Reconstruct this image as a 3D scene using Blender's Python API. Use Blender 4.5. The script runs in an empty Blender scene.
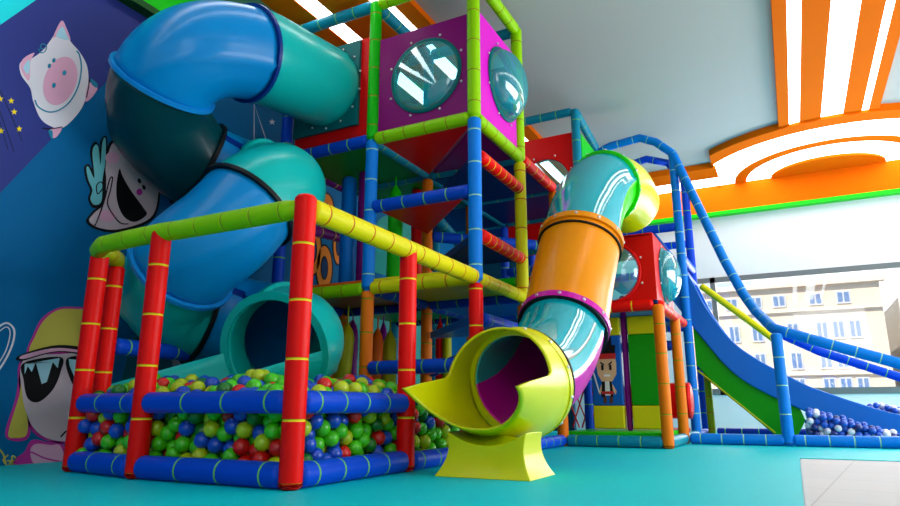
import bpy, bmesh, math, random
from mathutils import Vector, Matrix, kdtree
import numpy as np
random.seed(7)
C = bpy.context.scene.collection
sc = bpy.context.scene

# ------------------------------------------------------------------ camera
CAM = Vector((2.07, -2.4057, .328)); PITCH = .2372; YAW = -.480; FPX = 644.4
FW = Vector((math.sin(YAW)*math.cos(PITCH), math.cos(YAW)*math.cos(PITCH), math.sin(PITCH)))
RT = Vector((math.cos(YAW), -math.sin(YAW), 0)); UP = RT.cross(FW)
cam = bpy.data.objects.new('camera', bpy.data.cameras.new('camera')); C.objects.link(cam)
cam.location = CAM; cam.rotation_euler = FW.to_track_quat('-Z', 'Y').to_euler()
cam.data.sensor_width = 36; cam.data.lens = 36*FPX/900; cam.data.clip_start = .02
sc.camera = cam

# ------------------------------------------------------------------ colour, world, lights
def lin(c):
    return tuple(((v/255)/12.92 if v/255 <= .04045 else ((v/255+.055)/1.055)**2.4) for v in c) + (1,)
sc.view_settings.view_transform = 'Standard'; sc.view_settings.look = 'None'
sc.view_settings.gamma = 1; sc.view_settings.exposure = 0.0; sc.view_settings.use_curve_mapping = False
world = bpy.data.worlds.new('sky'); sc.world = world; world.use_nodes = True
wn = world.node_tree; wn.nodes.clear()
wo = wn.nodes.new('ShaderNodeOutputWorld'); bg = wn.nodes.new('ShaderNodeBackground')
tc = wn.nodes.new('ShaderNodeTexCoord'); dt = wn.nodes.new('ShaderNodeVectorMath'); dt.operation = 'DOT_PRODUCT'
sund = (FW + RT*(905-450)/FPX - UP*(292-253)/FPX).normalized()
dt.inputs[1].default_value = sund
nz = wn.nodes.new('ShaderNodeVectorMath'); nz.operation = 'NORMALIZE'
wn.links.new(tc.outputs['Generated'], nz.inputs[0]); wn.links.new(nz.outputs[0], dt.inputs[0])
rp = wn.nodes.new('ShaderNodeValToRGB'); wn.links.new(dt.outputs['Value'], rp.inputs[0])
rp.color_ramp.elements[0].position = .3; rp.color_ramp.elements[0].color = (.5, .75, 1.15, 1)
rp.color_ramp.elements[1].position = .999; rp.color_ramp.elements[1].color = (6, 6, 6, 1)
e = rp.color_ramp.elements.new(.95); e.color = (.55, .8, 1.2, 1)
e = rp.color_ramp.elements.new(.985); e.color = (1.0, 1.15, 1.35, 1)
e = rp.color_ramp.elements.new(.994); e.color = (3, 3, 3, 1)
wn.links.new(rp.outputs[0], bg.inputs[0]); bg.inputs[1].default_value = 1.0
wn.links.new(bg.outputs[0], wo.inputs[0])

def area(name, loc, target, sx, sy, power, color=(1, 1, 1)):
    l = bpy.data.lights.new(name, 'AREA'); l.shape = 'RECTANGLE'; l.size = sx; l.size_y = sy
    l.energy = power; l.color = color
    o = bpy.data.objects.new(name, l); C.objects.link(o); o.location = loc
    o.rotation_euler = (Vector(target)-Vector(loc)).to_track_quat('-Z', 'Y').to_euler()
    return o
# daylight entering through the big street window; the right and front fills are added
area('street_window_daylight', (3.2, 9.75, 1.6), (2.6, 4, 1.2), 5.5, 1.9, 300, (1, .99, .97))
area('added_side_fill', (7.7, 4.4, 2.0), (0, 4.0, 1.5), 8.0, 2.8, 500, (1, .98, .95))  # added soft fill from the right, through an unseen opening
area('added_front_fill', (3.2, -4.8, 2.6), (0, 2, 1.3), 3.0, 2.2, 60, (1, .98, .95))  # added fill from behind the camera, brightens the front of the posts
sun = bpy.data.lights.new('sun', 'SUN'); sun.energy = 5.5; sun.angle = .01; sun.color = (1, .95, .86)
so = bpy.data.objects.new('sun', sun); C.objects.link(so)
so.rotation_euler = Vector((.25, .8, -.75)).to_track_quat('-Z', 'Y').to_euler(); so.location = (0, -20, 30)

# ------------------------------------------------------------------ materials
MATS = {}
def mat(name, rgb, rough=.4, spec=.22, coat=0, metal=0, noise=0, nscale=8, bump=0, emit=0, alpha=1, trans=0):
    if name in MATS: return MATS[name]
    m = bpy.data.materials.new(name); m.use_nodes = True; nt = m.node_tree
    b = nt.nodes['Principled BSDF']; c = lin(rgb)
    b.inputs['Base Color'].default_value = c; b.inputs['Roughness'].default_value = rough
    b.inputs['Metallic'].default_value = metal; b.inputs['Specular IOR Level'].default_value = spec
    b.inputs['Coat Weight'].default_value = coat; b.inputs['Coat Roughness'].default_value = .12
    b.inputs['Alpha'].default_value = alpha; b.inputs['Transmission Weight'].default_value = trans
    if emit:
        b.inputs['Emission Color'].default_value = c; b.inputs['Emission Strength'].default_value = emit
    if noise or bump:
        t = nt.nodes.new('ShaderNodeTexCoord'); n = nt.nodes.new('ShaderNodeTexNoise')
        n.inputs['Scale'].default_value = nscale; n.inputs['Detail'].default_value = 5
        nt.links.new(t.outputs['Object'], n.inputs['Vector'])
        if noise:
            mr = nt.nodes.new('ShaderNodeMapRange'); mr.inputs[3].default_value = 1-noise; mr.inputs[4].default_value = 1+noise
            mx = nt.nodes.new('ShaderNodeVectorMath'); mx.operation = 'SCALE'; mx.inputs[0].default_value = c[:3]
            nt.links.new(n.outputs[0], mr.inputs[0]); nt.links.new(mr.outputs[0], mx.inputs['Scale'])
            nt.links.new(mx.outputs[0], b.inputs['Base Color'])
        if bump:
            bp = nt.nodes.new('ShaderNodeBump'); bp.inputs['Strength'].default_value = bump; bp.inputs['Distance'].default_value = .01
            nt.links.new(n.outputs[0], bp.inputs['Height']); nt.links.new(bp.outputs[0], b.inputs['Normal'])
    MATS[name] = m; return m
def foam(name, rgb): return mat('foam_'+name, rgb, rough=.4, spec=.16, noise=.05, nscale=14)
RED = foam('red', (244, 10, 5)); BLUE = foam('blue', (6, 72, 205)); SKY = foam('sky', (0, 124, 225)); LIME = foam('lime', (150, 212, 0))
YEL = foam('yellow', (225, 215, 8)); GREEN = foam('green', (20, 190, 15)); ORA = foam('orange', (240, 120, 8))
TEAL = foam('teal', (10, 135, 165)); PUR = foam('purple', (130, 20, 130)); OLIVE = foam('olive', (165, 170, 12)); NAVY = foam('navy', (10, 50, 150))
B_YEL = mat('band_yellow', (235, 205, 20), .5); B_GRN = mat('band_green', (110, 190, 90), .5); B_ORA = mat('band_orange', (205, 110, 15), .5)
B_PALE = mat('band_pale', (150, 205, 175), .5); B_OLV = mat('band_olive', (150, 150, 20), .5)
BAND = {RED: B_YEL, BLUE: B_GRN, SKY: B_PALE, LIME: B_OLV, YEL: B_ORA, GREEN: B_OLV, ORA: B_OLV, TEAL: B_GRN, PUR: B_YEL, OLIVE: B_ORA, NAVY: B_GRN}
V_RED = mat('vinyl_red', (225, 12, 14), .35, .12, noise=.04); V_PUR = mat('vinyl_purple', (138, 4, 112), .35, .12, noise=.04)
V_MAG = mat('vinyl_magenta', (225, 20, 200), .35, .12, noise=.04); V_TEAL = mat('vinyl_teal', (8, 105, 110), .35, .12, noise=.04)
V_GRN = mat('vinyl_green', (20, 150, 18), .35, .12, noise=.04); V_LGRN = mat('vinyl_bright_green', (30, 200, 20), .35, .12, noise=.04)
V_YEL = mat('vinyl_yellow', (215, 205, 20), .35, .12, noise=.04); V_BLUE = mat('vinyl_blue', (15, 95, 185), .35, .12, noise=.04)
V_NAVY = mat('vinyl_navy', (8, 45, 110), .35, .12, noise=.04); V_ORA = mat('vinyl_orange', (225, 95, 12), .35, .12, noise=.04)
P_BLUE = mat('plastic_blue', (0, 134, 206), .3, .25, .12, noise=.02); P_TEAL = mat('plastic_teal', (5, 185, 180), .3, .25, .12, noise=.02)
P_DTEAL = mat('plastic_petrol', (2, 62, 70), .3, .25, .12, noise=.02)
P_RIM = mat('plastic_rim_blue', (20, 140, 220), .3); P_SEAM = mat('seam_navy', (6, 45, 130), .35); P_BLACK = mat('rubber_black', (14, 16, 22), .5)
P_YEL = mat('plastic_yellow', (212, 214, 0), .3, .25, .12, noise=.02); P_ORA = mat('plastic_orange', (250, 150, 2), .3, .25, .12, noise=.02)
P_MAG = mat('plastic_magenta', (205, 15, 165), .3, .25, .1); P_GRN = mat('plastic_green', (40, 220, 10), .3, .25, .1)
STEEL = mat('bolt_steel', (215, 215, 215), .3, metal=.6)
WHITE = mat('paint_white', (222, 224, 224), .7); CEILM = mat('ceiling_paint', (184, 182, 178), .85, .05, noise=.03, nscale=1.5)
WALLW = mat('wall_paint', (215, 218, 219), .75, noise=.02, nscale=3)
CORN = mat('cornice_orange', (238, 106, 4), .7, .03, noise=.03, nscale=2); CGRN = mat('cornice_green', (10, 205, 12), .5)
DKGRN = mat('cornice_dark_green', (10, 80, 20), .5)
FRAME = mat('window_frame_grey', (105, 108, 108), .5)
MAT_T = mat('mat_teal', (0, 196, 206), .55, .1, noise=.035, nscale=30, bump=.12)
# cyan mirror-like clear acrylic of the slide windows and bubbles
def acrylic(name, rgb, tr, rough=.06):
    m = bpy.data.materials.new(name); m.use_nodes = True; nt = m.node_tree; nt.nodes.clear()
    o = nt.nodes.new('ShaderNodeOutputMaterial'); g = nt.nodes.new('ShaderNodeBsdfGlossy'); t = nt.nodes.new('ShaderNodeBsdfTransparent')
    d = nt.nodes.new('ShaderNodeBsdfDiffuse'); m1 = nt.nodes.new('ShaderNodeMixShader'); m2 = nt.nodes.new('ShaderNodeMixShader')
    g.inputs['Color'].default_value = lin((225, 245, 250)); g.inputs['Roughness'].default_value = rough
    d.inputs['Color'].default_value = lin(rgb); t.inputs['Color'].default_value = lin((160, 235, 240))
    lw = nt.nodes.new('ShaderNodeLayerWeight'); lw.inputs['Blend'].default_value = .45
    mr = nt.nodes.new('ShaderNodeMapRange'); mr.inputs[3].default_value = .1; mr.inputs[4].default_value = .45
    nt.links.new(lw.outputs['Facing'], mr.inputs[0])
    m1.inputs[0].default_value = tr
    nt.links.new(d.outputs[0], m1.inputs[1]); nt.links.new(t.outputs[0], m1.inputs[2])
    nt.links.new(mr.outputs[0], m2.inputs[0]); nt.links.new(m1.outputs[0], m2.inputs[1]); nt.links.new(g.outputs[0], m2.inputs[2])
    nt.links.new(m2.outputs[0], o.inputs[0]); return m
A_CYAN = acrylic('acrylic_cyan', (8, 182, 198), .1); A_CLEAR = acrylic('acrylic_clear', (60, 150, 165), .75)
A_CYAN2 = acrylic('acrylic_cyan_bubble', (10, 190, 205), .55)

# ------------------------------------------------------------------ helpers
class MB:
    def __init__(s): s.v = []; s.f = []; s.m = []
    def add(s, vs, fs, mi=0):
        n = len(s.v); s.v += [tuple(v) for v in vs]; s.f += [tuple(i+n for i in f) for f in fs]
        s.m += ([mi]*len(fs) if isinstance(mi, int) else list(mi))
    def box(s, a, b, mi=0):
        x0, y0, z0 = a; x1, y1, z1 = b
        s.add([(x0,y0,z0),(x1,y0,z0),(x1,y1,z0),(x0,y1,z0),(x0,y0,z1),(x1,y0,z1),(x1,y1,z1),(x0,y1,z1)],
              [(0,3,2,1),(4,5,6,7),(0,1,5,4),(1,2,6,5),(2,3,7,6),(3,0,4,7)], mi)
    def prism(s, pts, d, mi=0):
        n = len(pts); d = Vector(d); a = [Vector(p) for p in pts]; b = [p+d for p in a]
        s.add(a+b, [tuple(range(n))[::-1], tuple(range(n, 2*n))]+[(i, (i+1) % n, n+(i+1) % n, n+i) for i in range(n)], mi)
    def build(s, name, mats, parent=None, smooth=False, bevel=0, fix=True):
        me = bpy.data.meshes.new(name); me.from_pydata(s.v, [], s.f)
        for m in (mats if isinstance(mats, (list, tuple)) else [mats]): me.materials.append(m)
        me.polygons.foreach_set('material_index', s.m)
        if smooth: me.polygons.foreach_set('use_smooth', [True]*len(s.f))
        me.update()
        if fix:
            bm = bmesh.new(); bm.from_mesh(me); bmesh.ops.recalc_face_normals(bm, faces=bm.faces); bm.to_mesh(me); bm.free()
        o = bpy.data.objects.new(name, me); C.objects.link(o)
        if bevel:
            b = o.modifiers.new('bevel', 'BEVEL'); b.width = bevel; b.segments = 3; b.limit_method = 'ANGLE'; b.angle_limit = .6
            me.polygons.foreach_set('use_smooth', [True]*len(s.f))
            w = o.modifiers.new('wn', 'WEIGHTED_NORMAL'); w.keep_sharp = False
        if parent: 
            o.parent = parent; o.matrix_parent_inverse = Matrix.Translation(parent.location).inverted() if parent.type == 'EMPTY' else Matrix.Identity(4)
            if parent.type != 'EMPTY': o.matrix_parent_inverse = Matrix.Identity(4)
        return o
def tag(o, label=None, cat=None, group=None, kind=None):
    if label: o['label'] = label
    if cat: o['category'] = cat
    if group: o['group'] = group
    if kind: o['kind'] = kind
    return o
def thing(name, label, cat, loc=(0, 0, 0), group=None):
    o = bpy.data.objects.new(name, None); C.objects.link(o); o.location = loc; o.empty_display_size = .1
    return tag(o, label, cat, group)
def struct(o): o['kind'] = 'structure'; return o
def frame(t):
    t = t.normalized(); u = Vector((0, 0, 1))-t*t.z
    u = u.normalized() if u.length > .05 else Vector((0, -1, 0)); return t, u.cross(t), u   # tangent, side, up
R0 = .055; BW = .011
def tube_mb(mb, p0, p1, r=R0, bands=True, sp=.205, segs=None, cap=True, n=16, off=.1):
    """foam sleeve from p0 to p1; segs = [(t0,t1,mi,bandmi)] in metres from p0"""
    p0 = Vector(p0); p1 = Vector(p1); L = (p1-p0).length; t = (p1-p0)/L
    a = Vector((1, 0, 0)) if abs(t.z) > .9 else Vector((0, 0, 1)); s = t.cross(a).normalized(); u = s.cross(t)
    segs = segs or [(0, L, 0, 1)]
    rows = []
    for (a0, a1, mi, bi) in segs:
        if cap:
            rows += [(a0, r*.55, mi), (a0+.006, r*.8, mi), (a0+.02, r, mi), (a0+.03, r, mi)]
        else: rows += [(a0, r, mi)]
        k = a0+off
        while bands and k < a1-.05:
            rows += [(k-.004, r, mi), (k, r, mi), (k+.001, r*.965, bi), (k+BW, r*.965, bi), (k+BW+.001, r, mi), (k+BW+.005, r, mi)]; k += sp
        if cap: rows += [(a1-.03, r, mi), (a1-.02, r, mi), (a1-.006, r*.8, mi), (a1, r*.55, mi)]
        else: rows += [(a1, r, mi)]
    vs = []; fs = []; ms = []
    for (d, rr, mi) in rows:
        for i in range(n):
            an = 2*math.pi*i/n; vs.append(p0+t*d+(s*math.cos(an)+u*math.sin(an))*rr)
    for j in range(len(rows)-1):
        for i in range(n):
            k = (i+1) % n; fs.append((j*n+i, j*n+k, (j+1)*n+k, (j+1)*n+i)); ms.append(rows[j+1][2] if rows[j][2] != rows[j+1][2] and rows[j+1][1] < r else rows[j][2])
    fs.append(tuple(range(n))[::-1]); ms.append(rows[0][2]); fs.append(tuple(range((len(rows)-1)*n, len(rows)*n))); ms.append(rows[-1][2])
    mb.add(vs, fs, ms)
def foamtube(name, p0, p1, m, parent, r=R0, **k):
    mb = MB(); tube_mb(mb, p0, p1, r, **k); return mb.build(name, [m, BAND[m]], parent, smooth=True)
def post(parent, x, y, segs, r=R0, **k):
    k.setdefault('sp', .28); k.setdefault('off', .02 if len(segs) == 1 else .12)
    ms = []; sg = []
    for a, b, m in segs:
        a -= ZF; b -= ZF
        if a == -ZF: a = 0
        sg.append((a, b, len(ms), len(ms)+1)); ms += [m, BAND[m]]
    mb = MB(); tube_mb(mb, (x, y, ZF), (x, y, segs[-1][1]), r, segs=sg, **k)
    return mb.build('post', ms, parent, smooth=True)
def beam(parent, p0, p1, m, r=R0, trim=.04, **k):
    a = Vector(p0); b = Vector(p1); t = (b-a).normalized()*trim
    return foamtube('beam', a+t, b-t, m, parent, r, **k)
def cr(pts, n=12, closed=False):
    P = [Vector(p) for p in pts]; out = []; N = len(P)
    rng = range(N if closed else N-1)
    for i in rng:
        if closed: p0, p1, p2, p3 = P[i-1], P[i], P[(i+1) % N], P[(i+2) % N]
        else: p0, p1, p2, p3 = P[max(i-1, 0)], P[i], P[i+1], P[min(i+2, N-1)]
        for j in range(n):
            t = j/n
            out.append(.5*((2*p1)+(p2-p0)*t+(2*p0-5*p1+4*p2-p3)*t*t+(3*p1-p0-3*p2+p3)*t**3))
    if not closed: out.append(P[-1])
    return out
def polytube_mb(mb, path, r, mi=0, bi=1, sp=.205, n=14, bands=True, off=.1):
    """bent foam sleeve"""
    path = [Vector(p) for p in path]; d = 0; rows = []; nxt = off
    for i, p in enumerate(path):
        t = (path[min(i+1, len(path)-1)]-path[max(i-1, 0)]).normalized()
        rows.append((p, t, r if 0 < i < len(path)-1 else r*.75, mi))
        if i < len(path)-1:
            L = (path[i+1]-p).length
            while bands and nxt < d+L-.02:
                q = p+(path[i+1]-p)*((nxt-d)/L); tt = (path[i+1]-p).normalized()
                rows += [(q-tt*.004, tt, r, mi), (q, tt, r, mi), (q+tt*.001, tt, r*.965, bi), (q+tt*BW, tt, r*.965, bi), (q+tt*(BW+.001), tt, r, mi), (q+tt*(BW+.005), tt, r, mi)]; nxt += sp
            d += L
    vs = []; fs = []; ms = []; up = None
    for (p, t, rr, m_) in rows:
        if up is None:
            a = Vector((0, 0, 1)) if abs(t.z) < .9 else Vector((1, 0, 0)); up = (a-t*a.dot(t)).normalized()
        else: up = (up-t*up.dot(t)).normalized()
        s = t.cross(up)
        for i in range(n):
            an = 2*math.pi*i/n; vs.append(p+(s*math.cos(an)+up*math.sin(an))*rr)
    for j in range(len(rows)-1):
        for i in range(n):
            k = (i+1) % n; fs.append((j*n+i, j*n+k, (j+1)*n+k, (j+1)*n+i)); ms.append(bi if rows[j][3] == bi and rows[j+1][3] == bi else mi)
    fs.append(tuple(range(n))[::-1]); ms.append(mi); fs.append(tuple(range((len(rows)-1)*n, len(rows)*n))); ms.append(mi)
    mb.add(vs, fs, ms)
def benttube(name, path, m, parent, r=R0, **k):
    mb = MB(); polytube_mb(mb, path, r, **k); return mb.build(name, [m, BAND[m]], parent, smooth=True)
def slab(name, a, b, m, parent=None, bevel=.02):
    mb = MB(); mb.box(a, b); return mb.build(name, m, parent, bevel=bevel)

# ------------------------------------------------------------------ the room
ZF = -.03   # top of the play mat
XL, YB, ZC = -2.52, 9.4, 4.2
XR, YF = 7.0, -5.0
def st(name, a, b, m, bevel=0):
    return struct(slab(name, a, b, m, None, bevel))
st('floor', (XL-.2, YF-.2, -.12), (XR+.2, YB+.2, ZF-.012), WALLW)
fm = MB()   # teal play mat with a cut-out for the tiles
fm.prism([(x, y, ZF-.012) for x, y in ((XL, YF), (2.06, YF), (2.06, 3.3), (XR, 3.3), (XR, YB), (XL, YB))], (0, 0, .012))
mo = fm.build('floor', MAT_T); struct(mo)
tilem = bpy.data.materials.new('floor_tiles'); tilem.use_nodes = True; nt = tilem.node_tree; b = nt.nodes['Principled BSDF']
tx = nt.nodes.new('ShaderNodeTexCoord'); br = nt.nodes.new('ShaderNodeTexBrick'); br.offset = 0; br.inputs['Scale'].default_value = 1
br.inputs['Brick Width'].default_value = .5; br.inputs['Row Height'].default_value = .5; br.inputs['Mortar Size'].default_value = .004
br.inputs['Color1'].default_value = lin((205, 205, 205)); br.inputs['Color2'].default_value = lin((200, 200, 202)); br.inputs['Mortar'].default_value = lin((182, 182, 184))
mpn = nt.nodes.new('ShaderNodeMapping'); mpn.inputs['Rotation'].default_value = (0, 0, .12)
nt.links.new(tx.outputs['Object'], mpn.inputs[0]); nt.links.new(mpn.outputs[0], br.inputs['Vector']); nt.links.new(br.outputs['Color'], b.inputs['Base Color']); b.inputs['Roughness'].default_value = .75; b.inputs['Specular IOR Level'].default_value = .08
st('floor', (2.065, YF, ZF-.012), (XR, 3.295, ZF-.006), tilem)
st('wall_left', (XL-.15, YF, -.1), (XL, YB, ZC), mat('mural_ground_blue', (0, 100, 156), .6, .1, noise=.04, nscale=2))
ww = MB()   # window wall with its long opening
WX0, WX1, WZ0, WZ1 = .55, 6.6, .55, 2.53
for a, c_ in (((XL, WZ1), (XR, ZC)), ((XL, -.1), (XR, WZ0)), ((XL, WZ0), (WX0, WZ1)), ((WX1, WZ0), (XR, WZ1))):
    ww.box((a[0], YB, a[1]), (c_[0], YB+.2, c_[1]))
struct(ww.build('wall_back', WALLW))
rw = MB()  # opening out of view, cut to let the added side fill in
for a, c_ in (((YF, 3.4), (YB, ZC)), ((YF, -.1), (YB, .5)), ((YF, .5), (.2, 3.4)), ((8.6, .5), (YB, 3.4))):
    rw.box((XR, a[0], a[1]), (XR+.2, c_[0], c_[1]))
struct(rw.build('wall_right', WALLW))
st('wall_front', (XL, YF-.2, -.1), (XR, YF, ZC), WALLW)
st('ceiling', (XL-.2, YF-.2, ZC), (XR+.2, YB+.2, ZC+.15), CEILM)
glass = bpy.data.materials.new('window_glass'); glass.use_nodes = True; nt = glass.node_tree; nt.nodes.clear()
o_ = nt.nodes.new('ShaderNodeOutputMaterial'); g_ = nt.nodes.new('ShaderNodeBsdfGlossy'); t_ = nt.nodes.new('ShaderNodeBsdfTransparent'); m_ = nt.nodes.new('ShaderNodeMixShader')
g_.inputs['Roughness'].default_value = .02; m_.inputs[0].default_value = .06
nt.links.new(t_.outputs[0], m_.inputs[1]); nt.links.new(g_.outputs[0], m_.inputs[2]); nt.links.new(m_.outputs[0], o_.inputs[0])
wf = MB()
for a, c_ in (((WX0, WZ1-.09), (WX1, WZ1)), ((WX0, WZ0), (WX1, WZ0+.1)), ((WX0, WZ0), (WX0+.08, WZ1)), ((WX1-.08, WZ0), (WX1, WZ1)), ((1.0, WZ0), (1.08, WZ1)), ((5.0, WZ0), (5.08, WZ1))):
    wf.box((a[0], YB-.02, a[1]), (c_[0], YB+.07, c_[1]))
w1 = wf.build('window_1', FRAME); struct(w1)
gl = MB(); gl.box((WX0+.05, YB+.03, WZ0+.05), (WX1-.05, YB+.036, WZ1-.05)); gl.build('window_pane', glass, w1)
# cornice and fascia along the window wall
st('trim_1', (XL, YB-.12, 3.66), (XR, YB, ZC), CORN)
st('trim_2', (XL, YB-.16, 3.60), (XR, YB, 3.66), CGRN)
st('trim_3', (XL, YF, 3.66), (XL+.08, YB-.12, ZC), CGRN)
st('trim_4', (XL, YF, 3.60), (XL+.11, YB-.12, 3.66), DKGRN)
LIGHTM = mat('light_diffuser', (255, 255, 255), .5, emit=5)
CX, CY = 2.95, 9.28
ZT = ZC-.07
def ring_sector(ri, ro, yscale=1, xmin=-9, n=48, ymax=0):
    A = [(math.pi+math.pi*i/n) for i in range(n+1)]
    out = [(CX+max(ro*math.cos(a), xmin), CY+ro*math.sin(a)*yscale) for a in A]
    inn = [(CX+max(ri*math.cos(a), xmin), CY+ri*math.sin(a)*yscale) for a in A]
    return out, inn
def ringslab(name, ri, ro, z0, z1, m, ys=1, n=48):
    o, i_ = ring_sector(ri, ro, ys, n=n); cl = lambda q: (min(max(q[0], CX-1.63), CX+1.63), q[1]); o = [cl(q) for q in o]; i_ = [cl(q) for q in i_]; mb = MB(); k = len(o)
    vs = [(x, y, z0) for x, y in o]+[(x, y, z0) for x, y in i_]+[(x, y, z1) for x, y in o]+[(x, y, z1) for x, y in i_]; fs = []
    for j in range(k-1):
        fs += [(j, j+1, k+j+1, k+j), (2*k+j, 3*k+j, 3*k+j+1, 2*k+j+1), (j, 2*k+j, 2*k+j+1, j+1), (k+j, k+j+1, 3*k+j+1, 3*k+j)]
    mb.add(vs, fs); return mb.build(name, m)
def on_ceiling(mbl, x0, y0, x1, y1, z0, z1): mbl.box((x0, y0, z0), (x1, y1, z1))
disc = MB(); pts = [(CX+.82*math.cos(math.pi+math.pi*i/40), CY+.62*math.sin(math.pi+math.pi*i/40), ZT) for i in range(41)]
disc.prism(pts, (0, 0, .07)); struct(disc.build('trim_5', CORN))
tag(ringslab('ceiling_light', .82, 1.2, ZT+.01, ZC-.001, LIGHTM, .86), 'inner half-ring of white light round the orange ceiling disc', 'ceiling light')
struct(ringslab('trim_6', 1.2, 1.38, ZT, ZC, CORN))
tag(ringslab('ceiling_light', 1.38, 2.02, ZT+.01, ZC-.001, LIGHTM), 'outer half-ring of white light under the wide orange arch', 'ceiling light')
struct(ringslab('trim_7', 2.02, 2.3, ZT-.03, ZC, CORN))
am = MB(); am.box((XL+.1, 8.22, ZT-.03), (CX-1.6, 8.72, ZC)); am.box((CX+1.6, 8.22, ZT-.03), (XR, 8.72, ZC)); struct(am.build('trim_8', CORN))
lm = MB(); lm.box((XL+.1, 8.72, ZT+.01), (CX-1.65, YB-.12, ZC-.001)); tag(lm.build('ceiling_light', LIGHTM), 'long white light strip along the ceiling edge left of the arch', 'ceiling light')
lm = MB(); lm.box((CX+1.65, 8.72, ZT+.01), (XR, YB-.12, ZC-.001)); tag(lm.build('ceiling_light', LIGHTM), 'white light strip along the ceiling edge right of the arch', 'ceiling light')
k = 9
yj = 7.28
for x0, x1 in ((2.29, 2.42), (2.55, 2.80), (3.06, 3.27), (3.35, 3.47)):
    mb = MB(); mb.box((x0, YF, ZT), (x1, yj if x0 < 3.2 else 7.1, ZC)); struct(mb.build('trim_%d' % k, CORN)); k += 1
for x0, x1, lab in ((2.42, 2.55, 'narrow white light strip nearest the grey ceiling, between orange bands'), (2.80, 3.06, 'widest white ceiling light strip, between two orange bands'), (3.27, 3.35, 'thin white light strip at the far right orange band')):
    mb = MB(); mb.box((x0, YF, ZT+.01), (x1, yj, ZC-.001)); tag(mb.build('ceiling_light', LIGHTM), lab, 'ceiling light')
for x0, x1 in ((-2.05, -1.76), (-1.57, -1.13), (-.96, -.79)):
    mb = MB(); mb.box((x0, YF, ZT), (x1, 7.9, ZC)); struct(mb.build('trim_%d' % k, CORN)); k += 1
for x0, x1, lab in ((-1.76, -1.57, 'left white ceiling light strip above the blue spiral slide'), (-1.13, -.96, 'white ceiling light strip above the purple cabin')):
    mb = MB(); mb.box((x0, YF, ZT+.01), (x1, 7.9, ZC-.001)); tag(mb.build('ceiling_light', LIGHTM), lab, 'ceiling light')
# partition closing the back of the climbing frame
st('wall_partition', (XL, 7.35, 0), (-.9, 7.45, 3.55), mat('partition_blue', (4, 66, 88), .6, .1, noise=.1, nscale=2))

# ------------------------------------------------------------------ street outside
st('ground_outside', (-20, YB+.3, -1.2), (40, 60, -1.1), mat('asphalt', (150, 150, 150), .8))
FAC = mat('facade_stone', (225, 206, 180), .8, noise=.06, nscale=2); FAC2 = mat('facade_trim', (226, 210, 188), .8)
WGL = mat('facade_glass', (110, 135, 170), .25); WFR = mat('facade_window_frame', (205, 205, 210), .6)
bt = thing('building', 'pale stone apartment house across the street, full width facade seen through window', 'building', (2.5, 28, -1.1))
mb = MB(); mb.box((-3, 28, -1.1), (5.6, 36, 5.35)); mb.build('wall', FAC, bt)
mb = MB(); mb.box((-3.1, 27.75, 5.3), (5.8, 28.2, 5.5)); mb.box((-3.05, 27.85, 4.25), (5.65, 28.05, 4.33)); mb.box((-3.05, 27.85, 1.65), (5.65, 28.05, 1.75)); mb.build('cornice', FAC2, bt)
def bwin(x, z, w, h, par, y=28):
    f = MB(); f.box((x-w/2, y-.06, z-h/2), (x+w/2, y+.02, z+h/2)); fo = f.build('window', WFR, par)
    g = MB(); g.box((x-w/2+.06, y-.075, z-h/2+.07), (x-.03, y-.065, z+h/2-.06)); g.box((x+.03, y-.075, z-h/2+.07), (x+w/2-.06, y-.065, z+h/2-.06)); g.build('pane', WGL, fo)
for x in (-.9, .1, 1.05, 1.95, 3.3, 4.3):
    bwin(x, 4.75, .52, .52, bt)
for x in (-.6, .1, 1.0, 2.35, 3.4, 3.98, 4.56):
    bwin(x, 3.45, .46, .75, bt); bwin(x, 2.25, .46, .72, bt); bwin(x, 1.05+.15, .46, .7, bt)
mb = MB(); mb.box((-3, 27.6, .25), (5.6, 28, .55)); mb.build('awning', mat('shop_sign_white', (225, 228, 225), .6), bt)
mb = MB(); mb.box((-3, 27.9, -1), (5.6, 28.01, .25)); mb.build('shop_front', mat('shop_glass', (90, 130, 170), .2), bt)
mb = MB(); mb.box((4.3, 27.85, -.3), (4.7, 27.9, .22)); mb.box((2.2, 27.85, -.3), (2.5, 27.9, .22)); mb.build('poster', mat('shop_poster', (205, 120, 85), .6), bt)
bt2 = thing('building', 'pale house at the far right across the street, behind the sun glare', 'building', (9, 30, -1.1))
mb = MB(); mb.box((6.4, 30, -1.1), (16, 38, 4.9)); mb.build('wall', mat('facade_cream', (220, 210, 195), .8, noise=.04, nscale=2), bt2)
for x in (7.0, 8.0, 9.0, 10.0, 11.0, 12.0):
    for z in (1.2, 2.5, 3.9): bwin(x, z, .5, .7, bt2, 30)

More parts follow.
